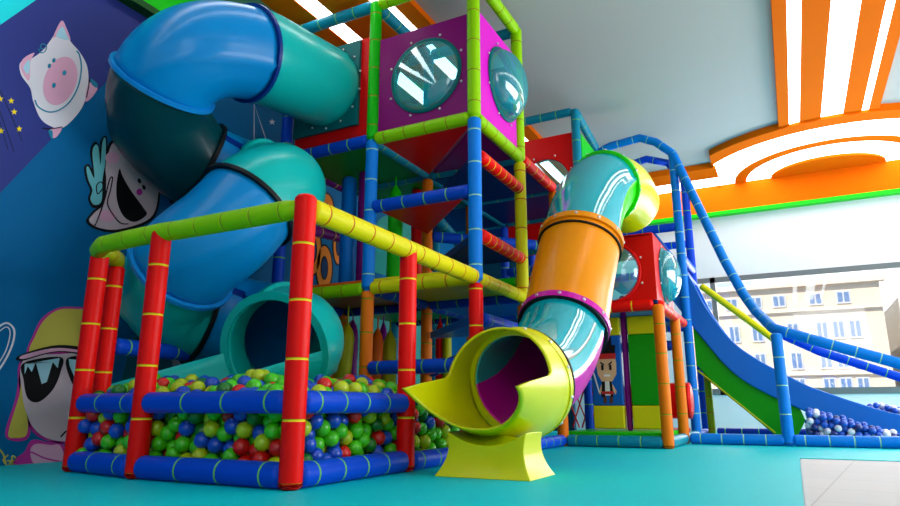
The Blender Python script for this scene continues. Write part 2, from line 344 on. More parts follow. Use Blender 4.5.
# ------------------------------------------------------------------ mural on the left wall
def onwall(x, y, lift=0):
    d = FW+RT*(x-450)/FPX-UP*(y-253)/FPX; t = (XL-CAM.x)/d.x; p = CAM+d*t; return Vector((XL+lift, p.y, p.z))
mural = thing('wall_mural', 'cartoon mural of pig and big-headed figures painted on blue left wall', 'mural', (XL, 1, 0))
def paint(name, shapes, parent=mural):
    """shapes: (kind, pts, material, layer, width) drawn as thin paint films on the wall"""
    mb = MB(); ms = []
    for kind, pts, m, ly, w in shapes:
        if m not in ms: ms.append(m)
        mi = ms.index(m); lift = .0015*(ly+1)
        if kind in ('fill', 'poly', 'ell'):
            if kind == 'ell':
                cx, cy, rx, ry, rot = pts; P = []
                for i in range(28):
                    a = 2*math.pi*i/28; x = rx*math.cos(a); y = ry*math.sin(a)
                    P.append((cx+x*math.cos(rot)-y*math.sin(rot), cy+x*math.sin(rot)+y*math.cos(rot)))
            elif kind == 'fill': P = [(p.x, p.y) for p in cr([(x, y, 0) for x, y in pts], 6, True)]
            else: P = pts
            mb.prism([onwall(x, y, 0) for x, y in P], (lift, 0, 0), mi)
        else:
            P = cr([(x, y, 0) for x, y in pts], 6) if kind == 'line' else [Vector((x, y, 0)) for x, y in pts]
            L = []; R = []
            for i, p in enumerate(P):
                t = (P[min(i+1, len(P)-1)]-P[max(i-1, 0)]).normalized(); nrm = Vector((-t.y, t.x, 0))*w/2
                L.append(onwall(p.x+nrm.x, p.y+nrm.y, lift)); R.append(onwall(p.x-nrm.x, p.y-nrm.y, lift))
            n = len(P); mb.add(L+R+[v-Vector((lift, 0, 0)) for v in L+R], [(i, i+1, n+i+1, n+i) for i in range(n-1)]+[(i, i+1, 2*n+i+1, 2*n+i) for i in range(n-1)]+[(n+i, n+i+1, 3*n+i+1, 3*n+i) for i in range(n-1)], mi)
    return mb.build(name, ms, parent)
M_NV = mat('mural_navy', (38, 52, 132), .55); M_CY = mat('mural_cyan', (0, 225, 232), .55); M_W = mat('mural_white', (225, 222, 232), .55)
M_PK = mat('mural_pink', (228, 170, 200), .55); M_TL = mat('mural_teal', (20, 130, 165), .55); M_LB = mat('mural_light_blue', (165, 215, 232), .55)
M_BK = mat('mural_black', (8, 8, 12), .55); M_CR = mat('mural_cream', (205, 185, 195), .55); M_YL = mat('mural_yellow', (205, 190, 80), .55)
M_MG = mat('mural_magenta', (190, 50, 150), .55); M_AQ = mat('mural_aqua', (110, 195, 205), .55); M_OR = mat('mural_orange', (235, 130, 20), .55); M_ST = mat('mural_star_yellow', (235, 210, 20), .55)
M_GY = mat('mural_grey', (150, 150, 165), .55); M_DB = mat('mural_deep_blue', (6, 55, 110), .55)
def line(p, m, ly, w, k='line'): return (k, p, m, ly, w)
paint('painted_diamond', [('poly', [(-120, 30), (0, 25), (36, 0), (60, -17), (95, -17), (119, 0), (157, 22), (180, 36), (110, 78), (0, 193), (-120, 315)], M_NV, 0, 0),
    ('poly', [(-200, 20), (-60, 60), (0, 25), (36, 0), (60, -17), (60, -60), (-200, -60)], M_CY, 0, 0),
    ('poly', [(95, -17), (119, 0), (157, 22), (180, 36), (215, 45), (170, 18), (138, -1), (120, -12)], M_CY, 0, 0)])
def star(cx, cy, r):
    return [(cx+(r if i % 2 == 0 else r*.45)*math.cos(math.pi*i/5-1.57), cy+(r if i % 2 == 0 else r*.45)*math.sin(math.pi*i/5-1.57)) for i in range(10)]
paint('painted_pig', [
    ('fill', [(29, 60), (42, 51), (52, 38), (61, 25), (66, 30), (70, 41), (80, 53), (87, 67), (88, 85), (84, 103), (75, 117), (62, 128), (50, 126), (40, 118), (33, 101), (30, 88), (21, 75), (20, 63)], M_W, 1, 0),
    ('fill', [(20, 66), (24, 58), (34, 53), (30, 62), (29, 80), (24, 76)], M_PK, 2, 0), ('fill', [(23, 68), (29, 60), (28, 74)], M_LB, 3, 0),
    ('fill', [(53, 38), (61, 21), (66, 28), (70, 40), (62, 33)], M_PK, 2, 0), ('fill', [(56, 36), (62, 27), (66, 35), (68, 40)], M_LB, 3, 0),
    ('ell', (60, 81, 25, 16, 1.9), M_PK, 2, 0), ('ell', (53.5, 60.5, 2.3, 1.6, 1.8), M_TL, 3, 0), ('ell', (49, 66, 2.3, 1.6, 1.8), M_TL, 3, 0), ('ell', (64, 73, 2.6, 1.9, 1.8), M_TL, 3, 0), ('ell', (53.5, 85.5, 2.6, 1.9, 1.8), M_TL, 3, 0),
    line([(34.5, 100), (38, 107), (48, 112), (59, 110), (70, 101), (78, 86), (81, 68), (79, 55), (76, 51)], M_TL, 3, 1.3), line([(38, 49), (41, 53), (45, 51), (46, 46), (42, 44), (40, 48), (43, 49)], M_TL, 3, 1),
    ('fill', [(88, 84), (94, 84), (97, 89), (91, 98), (85, 101)], M_PK, 2, 0), ('fill', [(91, 79), (97, 84), (96, 88), (91, 84)], M_TL, 3, 0),
    line([(89, 79), (88, 88), (86, 98)], M_BK, 3, 1), ('fill', [(50, 129), (61, 128), (58, 135), (53, 138)], M_PK, 2, 0), ('fill', [(48, 131), (52, 131), (52, 139), (50, 137)], M_TL, 3, 0), line([(42, 128), (50, 129), (62, 127)], M_BK, 3, 1)])
paint('painted_stars', [('poly', star(x, y, 3.4), M_ST, 1, 0) for x, y in ((11, 101), (14, 112), (19, 129), (1, 131), (0, 99))]+[line([(0, 90), (22, 141)], M_BK, 1, .5), line([(-4, 100), (14, 152)], M_BK, 1, .5), line([(-6, 104), (8, 150)], M_BK, 1, .5)])
paint('painted_laughing_face', [
    ('fill', [(106, 152), (110, 142), (120, 138), (135, 150), (158, 168), (160, 195), (152, 220), (120, 232), (98, 230), (86, 222), (92, 212), (102, 202), (104, 180), (103, 165)], M_BK, 1, 0),
    ('fill', [(108, 154), (112, 144), (120, 141), (135, 152), (156, 170), (158, 194), (150, 218), (120, 229), (99, 228), (89, 221), (94, 213), (104, 203), (106, 180), (105, 166)], M_CR, 2, 0),
    ('fill', [(119, 169), (122, 176), (130, 190), (143, 208), (146, 215), (134, 222), (123, 216), (117, 202), (116, 186)], M_BK, 3, 0), ('ell', (107, 216, 8, 6, 0), M_PK, 3, 0), ('ell', (112, 158, 7, 6, 0), M_PK, 3, 0),
    ('ell', (139, 181, 2.6, 1.6, 1.2), M_BK, 3, 0), ('ell', (143.5, 187.5, 2.6, 1.6, 1.2), M_BK, 3, 0), ('ell', (139, 192, 3, 3.4, 0), M_MG, 3, 0),
    line([(94, 226), (97, 220), (104, 200), (109, 180), (112, 178), (110, 190), (107, 203), (112, 214), (120, 223), (128, 224)], M_BK, 4, 1.1)])
paint('painted_wing', [
    ('fill', [(102, 204), (93, 208), (88, 199), (90, 190), (86, 180), (84, 168), (88, 164), (92, 168), (90, 152), (94, 142), (98, 144), (100, 150), (100, 142), (104, 136), (107, 140), (106, 160), (104, 180)], M_BK, 2, 0),
    ('fill', [(101, 201), (94, 205), (90, 199), (92, 190), (88, 180), (86, 169), (88, 167), (94, 178), (92, 153), (95, 145), (98, 148), (100, 165), (102, 143), (105, 139), (105, 160), (102, 180)], M_AQ, 3, 0),
    line([(101, 190), (97, 194), (96, 186), (100, 182), (103, 186), (100, 192)], M_BK, 4, 1)])
paint('painted_girl', [
    ('fill', [(28, 354), (33, 335), (42, 318), (58, 308), (76, 307), (95, 310), (100, 330), (96, 352), (60, 350)], M_MG, 1, 0),
    ('fill', [(30, 353), (35, 336), (44, 320), (58, 310), (76, 309), (93, 312), (98, 330), (94, 350), (60, 349)], M_YL, 2, 0),
    ('fill', [(22, 358), (19, 375), (15, 400), (5, 433), (14, 441), (28, 438), (30, 420), (23, 395)], M_MG, 1, 0), ('fill', [(22, 370), (19, 395), (8, 433), (15, 438), (26, 435), (27, 418), (22, 395)], M_YL, 2, 0),
    ('fill', [(21, 360), (20, 395), (26, 420), (36, 435), (52, 442), (70, 442), (88, 430), (98, 400), (98, 355), (60, 352)], M_MG, 1, 0),
    ('fill', [(23, 360), (22, 395), (28, 419), (38, 433), (52, 440), (70, 440), (86, 428), (96, 400), (96, 357), (60, 354)], M_CR, 3, 0),
    ('fill', [(20, 355), (58, 345), (98, 351), (98, 358), (58, 352), (21, 361)], M_BK, 4, 0), ('fill', [(23, 355), (58, 348), (98, 354), (98, 356), (58, 351), (23, 359)], M_PK, 5, 0),
    ('fill', [(23, 363), (60, 357), (60, 372), (52, 390), (38, 402), (27, 398), (23, 380)], M_BK, 4, 0), ('poly', [(24, 364), (59, 358), (57, 368), (52, 362), (46, 382), (41, 384), (35, 362), (31, 372), (27, 366), (24, 374)], M_LB, 5, 0),
    ('fill', [(67, 358), (98, 360), (98, 392), (82, 396), (70, 380)], M_BK, 4, 0), ('poly', [(68, 359), (92, 361), (90, 372), (80, 366), (74, 378), (69, 366)], M_LB, 5, 0),
    line([(60, 437), (66, 431), (72, 432)], M_BK, 5, 1.5),
    ('fill', [(32, 440), (48, 442), (62, 443), (66, 466), (18, 468), (14, 460), (24, 452)], M_MG, 1, 0), ('fill', [(35, 444), (50, 445), (60, 446), (63, 464), (36, 465), (30, 452)], M_PK, 2, 0),
    line([(17, 462), (28, 452), (44, 458), (62, 462)], M_MG, 3, 1.5)])
paint('painted_scribble', [line([(-6, 330), (6, 323), (14, 330), (12, 345), (4, 362), (-6, 376)], M_W, 1, 1.8), line([(-4, 334), (6, 327), (10, 333), (6, 350), (-2, 364)], M_W, 1, 1),
    line([(-4, 446), (3, 454), (6, 465)], M_YL, 1, 1.5), line([(8, 455), (3, 460), (8, 466), (10, 461), (7, 461)], M_YL, 1, 1.3), line([(12, 467), (12, 456), (16, 459), (12, 462), (17, 467)], M_YL, 1, 1.3)])
paint('painted_tent', [line([(254, 146), (254, 104), (266, 140)], M_W, 1, .9, 'pline')])
for sx_, sy_, sr_ in ((250, 268, 5), (231, 264, 4), (272, 107, 3.2), (272, 122, 3.2)): paint('painted_white_star', [('poly', star(sx_, sy_, sr_), M_W, 1, 0)])
ol = []
for cx, cy, rx, ry in ((326, 214, 9, 22), (313, 250, 9, 26), (324, 268, 9, 24), (338, 246, 6, 20)):
    ol += [('ell', (cx, cy, rx, ry, 0), M_BK, 1, 0), ('ell', (cx, cy, rx-1.4, ry-2, 0), M_OR, 2, 0), ('ell', (cx, cy, rx*.42, ry*.5, 0), M_BK, 3, 0), ('ell', (cx, cy, rx*.3, ry*.42, 0), M_DB, 4, 0)]
paint('painted_letters', ol)
paint('painted_grey_figure', [('fill', [(168, 410), (172, 370), (168, 345), (178, 335), (200, 345), (230, 360), (228, 410)], M_GY, 1, 0), line([(186, 350), (182, 370), (190, 392)], M_BK, 2, 1.2), ('ell', (187, 342, 3, 3, 0), M_MG, 2, 0)])
paint('painted_dark_teal_shape', [('fill', [(118, 410), (124, 370), (136, 330), (150, 320), (168, 340), (170, 400)], mat('mural_dark_teal', (5, 92, 110), .55), 1, 0)])
SG = mat('mural_sea_green', (20, 150, 140), .55); DT = mat('mural_dark_teal', (5, 92, 110), .55)
paint('painted_sea_green_shape', [('fill', [(300, 420), (312, 300), (328, 298), (350, 310), (372, 300), (396, 300), (420, 310), (440, 330), (440, 420)], SG, 1, 0), ('fill', [(346, 330), (353, 320), (358, 335), (356, 365), (350, 372), (345, 355)], M_BK, 2, 0), ('fill', [(348, 332), (353, 325), (356, 337), (354, 362), (350, 366), (347, 352)], DT, 3, 0)])
paint('painted_grey_blob', [('fill', [(333, 410), (336, 372), (341, 360), (350, 378), (353, 410)], M_GY, 4, 0), ('fill', [(372, 400), (376, 340), (384, 330), (390, 400)], M_GY, 4, 0)])
paint('painted_upper_figure', [('fill', [(372, 270), (376, 225), (392, 215), (410, 225), (416, 270)], SG, 1, 0), ('ell', (381, 238, 6, 8, 0), M_PK, 2, 0), ('ell', (404, 245, 5, 8, 0), M_OR, 2, 0)])

# ------------------------------------------------------------------ ball pit barrier
PIT = thing('ball_pit_barrier', 'padded barrier of red posts with blue and yellow rails round the ball pit', 'play barrier', (0, 0, 0))
H = 1.31
P1, P1b = (-1.74, .1), (-1.87, .31)
for (x, y), top in (((0, 0), 1.375), ((0, 1), 1.33), ((-1.05, 0), 1.33), (P1, 1.28), (P1b, 1.26)):
    post(PIT, x, y, [(0, top, RED)])
def rail(name, pts, m, **k): return benttube(name, pts, m, PIT, **k)
for z, m in ((.36, BLUE), (ZF+.06, BLUE)):
    for a, b_ in (((0, 0), (-1.05, 0)), ((-1.05, 0), P1), ((0, 0), (0, 1)), (P1, P1b)):
        a = Vector((*a, z)); b_ = Vector((*b_, z)); t = (b_-a).normalized()*.035
        foamtube('rail', a+t, b_-t, m, PIT, .06 if z < .1 else R0, sp=.28 if abs(a.y-b_.y) < .5 else .2)
foamtube('rail', (0, 1.04, ZF+.055), (0, 1.96, ZF+.055), BLUE, PIT)
rail('rail', [(-.03, 0, H), (-.9, 0, H), (-1.05, .0, H+.005), (-1.3, 0, H), (-1.6, .02, H), (-1.71, .07, H-.01), (-1.76, .13, H-.05)], LIME, sp=.2)
rail('rail', [(-1.75, .12, H-.01), (-1.79, .19, H), (-1.85, .29, H-.01), (-1.88, .33, H-.05)], OLIVE)
foamtube('rail', (0, .03, H), (0, 1.02, H), YEL, PIT, .06, sp=.2)
foamtube('rail', (0, 1.0, H), (0, 1.96, H), YEL, PIT, .06, sp=.2)
foamtube('rail', (-1.88, .36, .73), (-2.0, 1.95, .73), BLUE, PIT)

# ------------------------------------------------------------------ climbing frame
FR = thing('climbing_structure', 'tall indoor climbing frame of foam padded pipes with many coloured decks', 'climbing frame', (0, 2, 0))
g = 2.65
post(FR, -1, 2, [(0, 1.285, ORA), (1.3, 2.64, SKY), (2.65, 4.03, GREEN)])
post(FR, 0, 2, [(0, 1.265, RED), (1.28, 2.64, SKY), (2.65, 4.1, LIME)])
post(FR, 0, 3, [(0, 1.24, ORA), (1.26, 2.6, YEL), (2.62, 4.03, LIME)])
post(FR, -2, 2, [(0, 4.03, BLUE)])
post(FR, -2, 3, [(0, 1.3, ORA), (1.32, 2.6, OLIVE), (2.62, 4, TEAL)])
post(FR, -1, 3, [(0, 2.6, ORA), (2.62, 4.0, TEAL)])
post(FR, -1, 4, [(0, 2.6, ORA), (2.62, 4.0, TEAL)])
post(FR, 0, 4, [(0, 2.62, ORA)])
post(FR, 0, 5, [(0, 2.6, BLUE), (2.62, 4.02, TEAL)])
post(FR, -1, 5, [(0, 2.6, BLUE), (2.62, 4.0, TEAL)])
post(FR, -2, 5, [(0, 4.0, TEAL)]); post(FR, -2, 4, [(0, 4.0, TEAL)])
post(FR, 0, 6, [(0, 3.85, BLUE)]); post(FR, -1, 6, [(0, 2.6, BLUE)]); post(FR, 1, 7, [(0, 3.6, BLUE)])
post(FR, 1, 6, [(0, 3.62, SKY)])
post(FR, 1, 4, [(0, 1.31, ORA)]); post(FR, 1, 5, [(0, 1.31, ORA)])
B = lambda a, b_, m, **k: beam(FR, a, b_, m, **k)
# front face, plane y=2
B((-1, 2, 1.31), (0, 2, 1.31), YEL); B((-2, 2, 1.31), (-1, 2, 1.31), LIME)
B((-1, 2, .65), (0, 2, .65), BLUE); B((-1, 2, 2.02), (0, 2, 2.02), BLUE)
B((-1, 2, g), (0, 2, g), LIME); B((-2, 2, g), (-1, 2, g), BLUE); B((-1, 2, 4.0), (0, 2, 4.0), LIME); B((-2, 2, 4.0), (-1, 2, 4.0), TEAL)
# side face, plane x=0
B((0, 2, 1.31), (0, 3, 1.31), YEL); B((0, 2, g), (0, 3, g), LIME); B((0, 2, 4.0), (0, 3, 4.0), LIME)
B((0, 3, g), (0, 4, g), RED); B((0, 3, 1.31), (0, 4, 1.31), BLUE); B((0, 4, g), (0, 5, g), TEAL); B((0, 5, 4.0), (0, 6, 3.85), TEAL)
for z in (1.31, g, 4.0):
    B((-1, 2, z), (-1, 3, z), TEAL if z > 2 else NAVY); B((-2, 2, z), (-2, 3, z), PUR if 2 < z < 3 else NAVY if z < 2 else TEAL)
    B((-1, 3, z), (0, 3, z), TEAL if z > 2 else BLUE)
    B((-2, 3, z), (-1, 3, z), TEAL if z > 2 else NAVY)
B((-2, 2, 2.02), (-2, 3, 2.1), PUR)
for y in (4, 5):
    for z in (.65, 1.31, 2.0, g):
        B((-1, y, z), (0, y, z), {4: {.65: GREEN, 1.31: BLUE, 2.0: TEAL, g: TEAL}, 5: {.65: NAVY, 1.31: NAVY, 2.0: BLUE, g: TEAL}}[y][z])
    B((-2, y, 1.31), (-1, y, 1.31), NAVY); B((-2, y, g), (-1, y, g), TEAL)
B((-1, 4, 1.66), (0, 4, 1.66), GREEN); B((-1, 4, 1.31), (-1, 5, 1.31), NAVY); B((-1, 3, 2.3), (-1, 4, 2.0), TEAL); B((-1, 3, 1.31), (-1, 4, 1.31), NAVY)
B((-1, 5, 4.0), (0, 5, 4.0), TEAL); B((-1, 3, g), (-1, 4, g), TEAL); B((-1, 3, 2.0), (0, 4, 2.0), BLUE); B((-1, 4, 1.0), (0, 5, 1.31), BLUE); B((-1, 4, g), (-1, 5, g), TEAL)
B((-1, 2, ZF+.055), (0, 2, ZF+.055), BLUE); B((0, 2, ZF+.055), (0, 3, ZF+.055), BLUE); B((0, 3, ZF+.055), (0, 4, ZF+.055), BLUE)
B((0, 3, .65), (0, 4, .65), BLUE); B((-1, 3, .65), (0, 3, 1.0), NAVY); B((-1, 4, .3), (0, 4, .3), RED)
# right bay
B((0, 4, ZF+.055), (1, 4, ZF+.055), TEAL); B((1, 4, ZF+.055), (1, 5, ZF+.055), TEAL); B((1, 5, ZF+.055), (1, 6, ZF+.055), TEAL)
B((0, 4, 1.31), (1, 4, 1.31), RED); B((1, 4, 1.31), (1, 5, 1.31), RED); foamtube('beam', (1, 4.95, 1.31), (1, 5.6, 1.31), RED, FR)
B((0, 5, 1.31), (1, 5, 1.31), BLUE); B((0, 5, 1.0), (1, 5, 1.0), NAVY); B((0, 6, 1.31), (1, 6, 1.31), BLUE); B((0, 5, 1.31), (0, 6, 1.31), BLUE); B((0, 4, 1.31), (0, 5, 1.31), BLUE)
B((0, 6, 2.6), (1, 6, 2.6), BLUE); B((0, 6, 2.0), (1, 6, 2.0), BLUE); B((1, 6, 2.0), (1, 7, 2.0), BLUE); B((1, 6, ZF+.055), (1, 7, ZF+.055), BLUE); B((0, 7, 2.6), (1, 7, 2.6), BLUE)
B((1, 6, 2.2), (1, 7, 2.2), BLUE)
# padded decks
def deck(pts, z, m, th=.05):
    mb = MB(); mb.prism([(x, y, z-th) for x, y in pts], (0, 0, th)); return mb.build('deck', m, FR, bevel=.012)
i_ = .03
deck([(-2+i_, 2.0), (-1-i_, 2.0), (-1-i_, 3), (-2+i_, 3)], 1.39, V_ORA, .06); deck([(-1+i_, 2), (-i_, 2), (-i_, 3), (-1+i_, 3)], 1.39, V_YEL, .06)
deck([(-2, 3.06), (-1, 3.06), (-1, 4), (-2, 4)], 1.36, V_GRN); deck([(-1, 3.06), (0, 3.06), (0, 4), (-1, 4)], 1.34, V_BLUE)
deck([(-2, 2.06), (-1.05, 2.06), (-1.05, 4), (-2, 4)], 2.68, V_GRN); deck([(-1, 2.06), (-.04, 2.06), (-1, 3)], 2.68, V_RED); deck([(-.02, 2.08), (-.02, 3), (-.96, 3)], 2.68, V_PUR)
deck([(-1, 3.06), (0, 3.06), (0, 4.9), (-1, 4.9)], 2.66, V_NAVY)
deck([(-1, 4), (0, 4), (0, 5), (-1, 5)], 1.36, V_NAVY); deck([(-2, 4), (-1, 4), (-1, 6), (-2, 6)], 2.66, V_NAVY)
deck([(0, 4), (1, 4), (1, 6), (0, 6)], 1.36, V_NAVY, .04); deck([(0, 6), (1, 6), (1, 7), (0, 7)], 2.0, V_NAVY)
deck([(0.0, 4.06), (.95, 4.06), (.95, 5), (0, 5)], .11, V_LGRN, .1); deck([(0.0, 5.0), (.95, 5), (.95, 5.9), (0, 5.9)], .11, V_RED, .1)
def step(pts, z, m, label):
    mb = MB(); mb.prism([(x, y, z-.045) for x, y in pts], (0, 0, .07)); o = mb.build('climbing_step', m, None, bevel=.012)
    return tag(o, label, 'padded step')
step([(-.97, 2.0), (-.04, 2.0), (-.97, 2.96)], .68, V_RED, 'lower red triangular padded step just above the ball pit')
step([(-.97, 2.0), (-.04, 2.0), (-.97, 2.96)], 2.05, V_RED, 'upper red triangular padded step below the purple cabin')
s1 = step([(-.03, 2.06), (-.03, 2.96), (-.95, 2.98)], 1.68, V_NAVY, 'lower dark blue triangular padded step between the blue and yellow posts')
s2 = step([(-.03, 2.06), (-.03, 2.96), (-.95, 2.98)], 2.35, V_NAVY, 'upper dark blue triangular padded step close under the magenta cabin side')
step([(-.03, 2.06), (-.03, 2.96), (-.95, 2.98)], 1.02, V_BLUE, 'mid blue triangular padded step behind the yellow slide mouth')
for z in (1.66, 2.33): B((.0, 2.06, z+.01), (0, 2.99, z), RED, trim=.02, sp=.12)
B((0, 2.06, 1.0), (0, 3, 1.0), BLUE)

# panels with bubble windows
def bubble(parent, c, nrm, r, bulge, m=None, nb=8):
    """dome + flange ring + bolts on a panel; c centre, nrm outward"""
    m = m or A_CYAN2; nrm = Vector(nrm); c = Vector(c); s = Vector((0, 0, 1)).cross(nrm).normalized(); u = nrm.cross(s); n = 40
    mb = MB(); vs = []; fs = []; K = 9
    for j in range(K+1):
        a = math.pi/2*.995*j/K
        for i in range(n):
            an = 2*math.pi*i/n; vs.append(c+(s*math.cos(an)+u*math.sin(an))*r*math.cos(a)*.999+nrm*(bulge*math.sin(a)+.004))
    for j in range(K):
        for i in range(n): k2 = (i+1) % n; fs.append((j*n+i, j*n+k2, (j+1)*n+k2, (j+1)*n+i))
    mb.add(vs, fs); d = mb.build('window_bubble', m, parent, smooth=True)
    mb = MB(); vs = []; fs = []; prof = [(r*.97, .002), (r*.985, .016), (r*1.06, .016), (r*1.08, .002)]
    for rr, h in prof:
        for i in range(n): an = 2*math.pi*i/n; vs.append(c+(s*math.cos(an)+u*math.sin(an))*rr+nrm*h)
    for j in range(3):
        for i in range(n): k2 = (i+1) % n; fs.append((j*n+i, j*n+k2, (j+1)*n+k2, (j+1)*n+i))
    mb.add(vs, fs); mb.build('bubble_flange', V_TEAL if m is not A_CLEAR else V_RED, parent, smooth=True)
    for i in range(nb): bolt(parent, c+(s*math.cos(2*math.pi*(i+.5)/nb)+u*math.sin(2*math.pi*(i+.5)/nb))*r*1.16+nrm*.004, nrm)
def bolt(parent, p, nrm, r=.011):
    nrm = Vector(nrm).normalized(); a = Vector((0, 0, 1)) if abs(nrm.z) < .9 else Vector((1, 0, 0)); s = a.cross(nrm).normalized(); u = nrm.cross(s)
    mb = MB(); vs = []
    for rr, h in ((r, -.002), (r, .006), (r*.5, .011)):
        for i in range(8): vs.append(Vector(p)+(s*math.cos(math.pi*i/4)+u*math.sin(math.pi*i/4))*rr+nrm*h)
    mb.add(vs, [(j*8+i, j*8+(i+1) % 8, (j+1)*8+(i+1) % 8, (j+1)*8+i) for j in range(2) for i in range(8)]+[tuple(range(16, 24))])
    return mb.build('bolt', STEEL, parent)
def holed(name, axis, c, h, r, th, m, parent, rect):
    """panel in a vertical plane with a round hole. axis 'y': plane y=c; rect=(a0,z0,a1,z1); h=(ha,hz)"""
    a0, z0, a1, z1 = rect; n = 40; ring = []; out = []
    for i in range(n):
        an = 2*math.pi*i/n; ca, sa = math.cos(an), math.sin(an); ring.append((h[0]+r*ca, h[1]+r*sa))
        t = min(((a1-h[0])/ca if ca > 1e-6 else (a0-h[0])/ca if ca < -1e-6 else 9e9), ((z1-h[1])/sa if sa > 1e-6 else (z0-h[1])/sa if sa < -1e-6 else 9e9))
        out.append((h[0]+t*ca, h[1]+t*sa))
    # snap nearest outer points to the corners
    for cx, cz in ((a0, z0), (a1, z0), (a1, z1), (a0, z1)):
        k2 = min(range(n), key=lambda i: (out[i][0]-cx)**2+(out[i][1]-cz)**2); out[k2] = (cx, cz)
    def P(a, z, d): return (a, c+d, z) if axis == 'y' else (c+d, a, z)
    vs = [P(a, z, 0) for a, z in ring]+[P(a, z, 0) for a, z in out]+[P(a, z, th) for a, z in ring]+[P(a, z, th) for a, z in out]; fs = []
    for i in range(n):
        j = (i+1) % n; fs += [(i, j, n+j, n+i), (2*n+i, 3*n+i, 3*n+j, 2*n+j), (i, 2*n+i, 2*n+j, j), (n+i, n+j, 3*n+j, 3*n+i)]
    mb = MB(); mb.add(vs, fs); return mb.build(name, m, parent)

cab = thing('padded_cabin', 'purple and magenta padded cabin with two bubble windows at the frame top', 'cabin', (-.5, 2.5, 2.72))
f1 = holed('front_panel', 'y', 2.0, (-.46, 3.14), .325, .05, V_PUR, cab, (-.95, 2.7, -.045, 3.62)); bubble(f1, (-.46, 1.995, 3.14), (0, -1, 0), .325, .1)
f2 = holed('side_panel', 'x', -.05, (2.64, 3.24), .325, .05, V_MAG, cab, (2.045, 2.7, 2.955, 3.7)); bubble(f2, (.005, 2.64, 3.24), (1, 0, 0), .325, .2)
mb = MB(); mb.box((-.95, 2.95, 2.7), (-.05, 3.0, 3.62)); mb.build('back_panel', V_PUR, cab)
cab2 = thing('slide_entry_cabin', 'red padded cabin panel holding the teal plate of the blue spiral slide', 'cabin', (-1.5, 2.3, 2.72))
slab('front_panel', (-1.93, 2.03, 2.72), (-1.07, 2.09, 3.72), V_RED, cab2, .015)
pp = holed('slide_plate', 'y', 1.995, (-1.52, 3.27), .35, .03, V_TEAL, cab2, (-1.92, 2.84, -1.17, 3.69))
for i in range(14):
    a = 2*math.pi*(i+.5)/14; bolt(pp, (-1.52+.405*math.cos(a)*.93, 1.992, 3.27+.405*math.sin(a)), (0, -1, 0))
slab('side_panel', (-1.99, 2.1, 2.72), (-1.94, 2.95, 3.72), V_RED, cab2, .015)
cab3 = thing('padded_cabin', 'red padded cabin wall with round window behind, left of the clear tube slide', 'cabin', (-.5, 5.3, 2.7))
f3 = holed('front_panel', 'y', 5.0, (-.42, 3.1), .32, .06, V_RED, cab3, (-1.0, 2.2, -.04, 3.72)); bubble(f3, (-.42, 4.99, 3.1), (0, -1, 0), .32, .06, A_CLEAR)
mb = MB(); mb.prism([(.0, 5.06, 3.7), (.0, 5.95, 3.7), (.0, 5.95, 2.7), (.0, 5.06, 2.7)], (.05, 0, 0)); mb.build('side_panel', V_LGRN, cab3)
cab4 = thing('padded_cabin', 'small red padded cabin with two bubble windows standing on orange posts', 'cabin', (.5, 4.5, 1.38))
f4 = holed('front_panel', 'y', 4.0, (.56, 1.66), .29, .05, V_RED, cab4, (.02, 1.36, 1.0, 2.03)); bubble(f4, (.56, 3.99, 1.66), (0, -1, 0), .29, .12, A_CLEAR)
f5 = holed('side_panel', 'x', .95, (4.52, 1.68), .28, .05, V_RED, cab4, (4.05, 1.36, 5.0, 2.03)); bubble(f5, (1.005, 4.52, 1.68), (1, 0, 0), .28, .16)
slab('roof_panel', (.02, 4.0, 1.99), (1.0, 5.0, 2.04), V_RED, cab4, .02)

# rotating padded boards under the right cabin
def board(label, x0, x1, y, cols, zs):
    t = thing('padded_board', label, 'padded board', ((x0+x1)/2, y, .11))
    for (za, zb), c_ in zip(zs, cols): slab('pad', (x0, y, za), (x1, y+.1, zb), c_, t, .015)
    return t
bl = board('padded board with painted pirate boy, left of the purple pole', .2, .52, 4.42, (V_YEL, V_BLUE, V_YEL), ((.13, .36), (.36, 1.08), (1.08, 1.27)))
board('yellow and green padded board right of the purple pole', .60, .88, 4.42, (V_YEL, V_GRN, V_YEL), ((.13, .36), (.36, 1.08), (1.08, 1.27)))
mb = MB(); tube_mb(mb, (.56, 4.47, .11), (.56, 4.47, 1.5), .03, bands=False); tag(mb.build('purple_pole', [PUR, B_YEL], None, smooth=True), 'slim purple pole between the two padded boards', 'pole')
kid = MB(); ms = [mat('print_skin', (225, 180, 140), .5), M_BK, mat('print_red', (200, 40, 40), .5), mat('print_white', (230, 230, 225), .5), mat('print_brown', (90, 55, 35), .5)]
def k_poly(pts, mi, ly): kid.prism([(.2+x/100*.32, 4.4195-ly*.001, .36+y/100*.72) for x, y in pts], (0, .002+ly*.001, 0), mi)
k_poly([(18, 72), (15, 88), (24, 84), (22, 97), (38, 90), (46, 102), (56, 92), (72, 99), (72, 86), (84, 86), (80, 70)], 1, 1)
k_poly([(18, 60), (18, 70), (80, 70), (84, 60), (82, 44), (68, 34), (34, 34), (22, 44)], 0, 2); k_poly([(16, 66), (16, 74), (84, 74), (82, 66)], 2, 3)
k_poly([(34, 50), (34, 58), (42, 58), (42, 50)], 1, 3); k_poly([(60, 50), (60, 58), (68, 58), (68, 50)], 1, 3); k_poly([(42, 41), (42, 44), (62, 44), (62, 41)], 3, 3)
k_poly([(32, 60), (44, 57), (44, 59), (32, 63)], 1, 4); k_poly([(70, 63), (58, 59), (58, 57), (70, 60)], 1, 4)
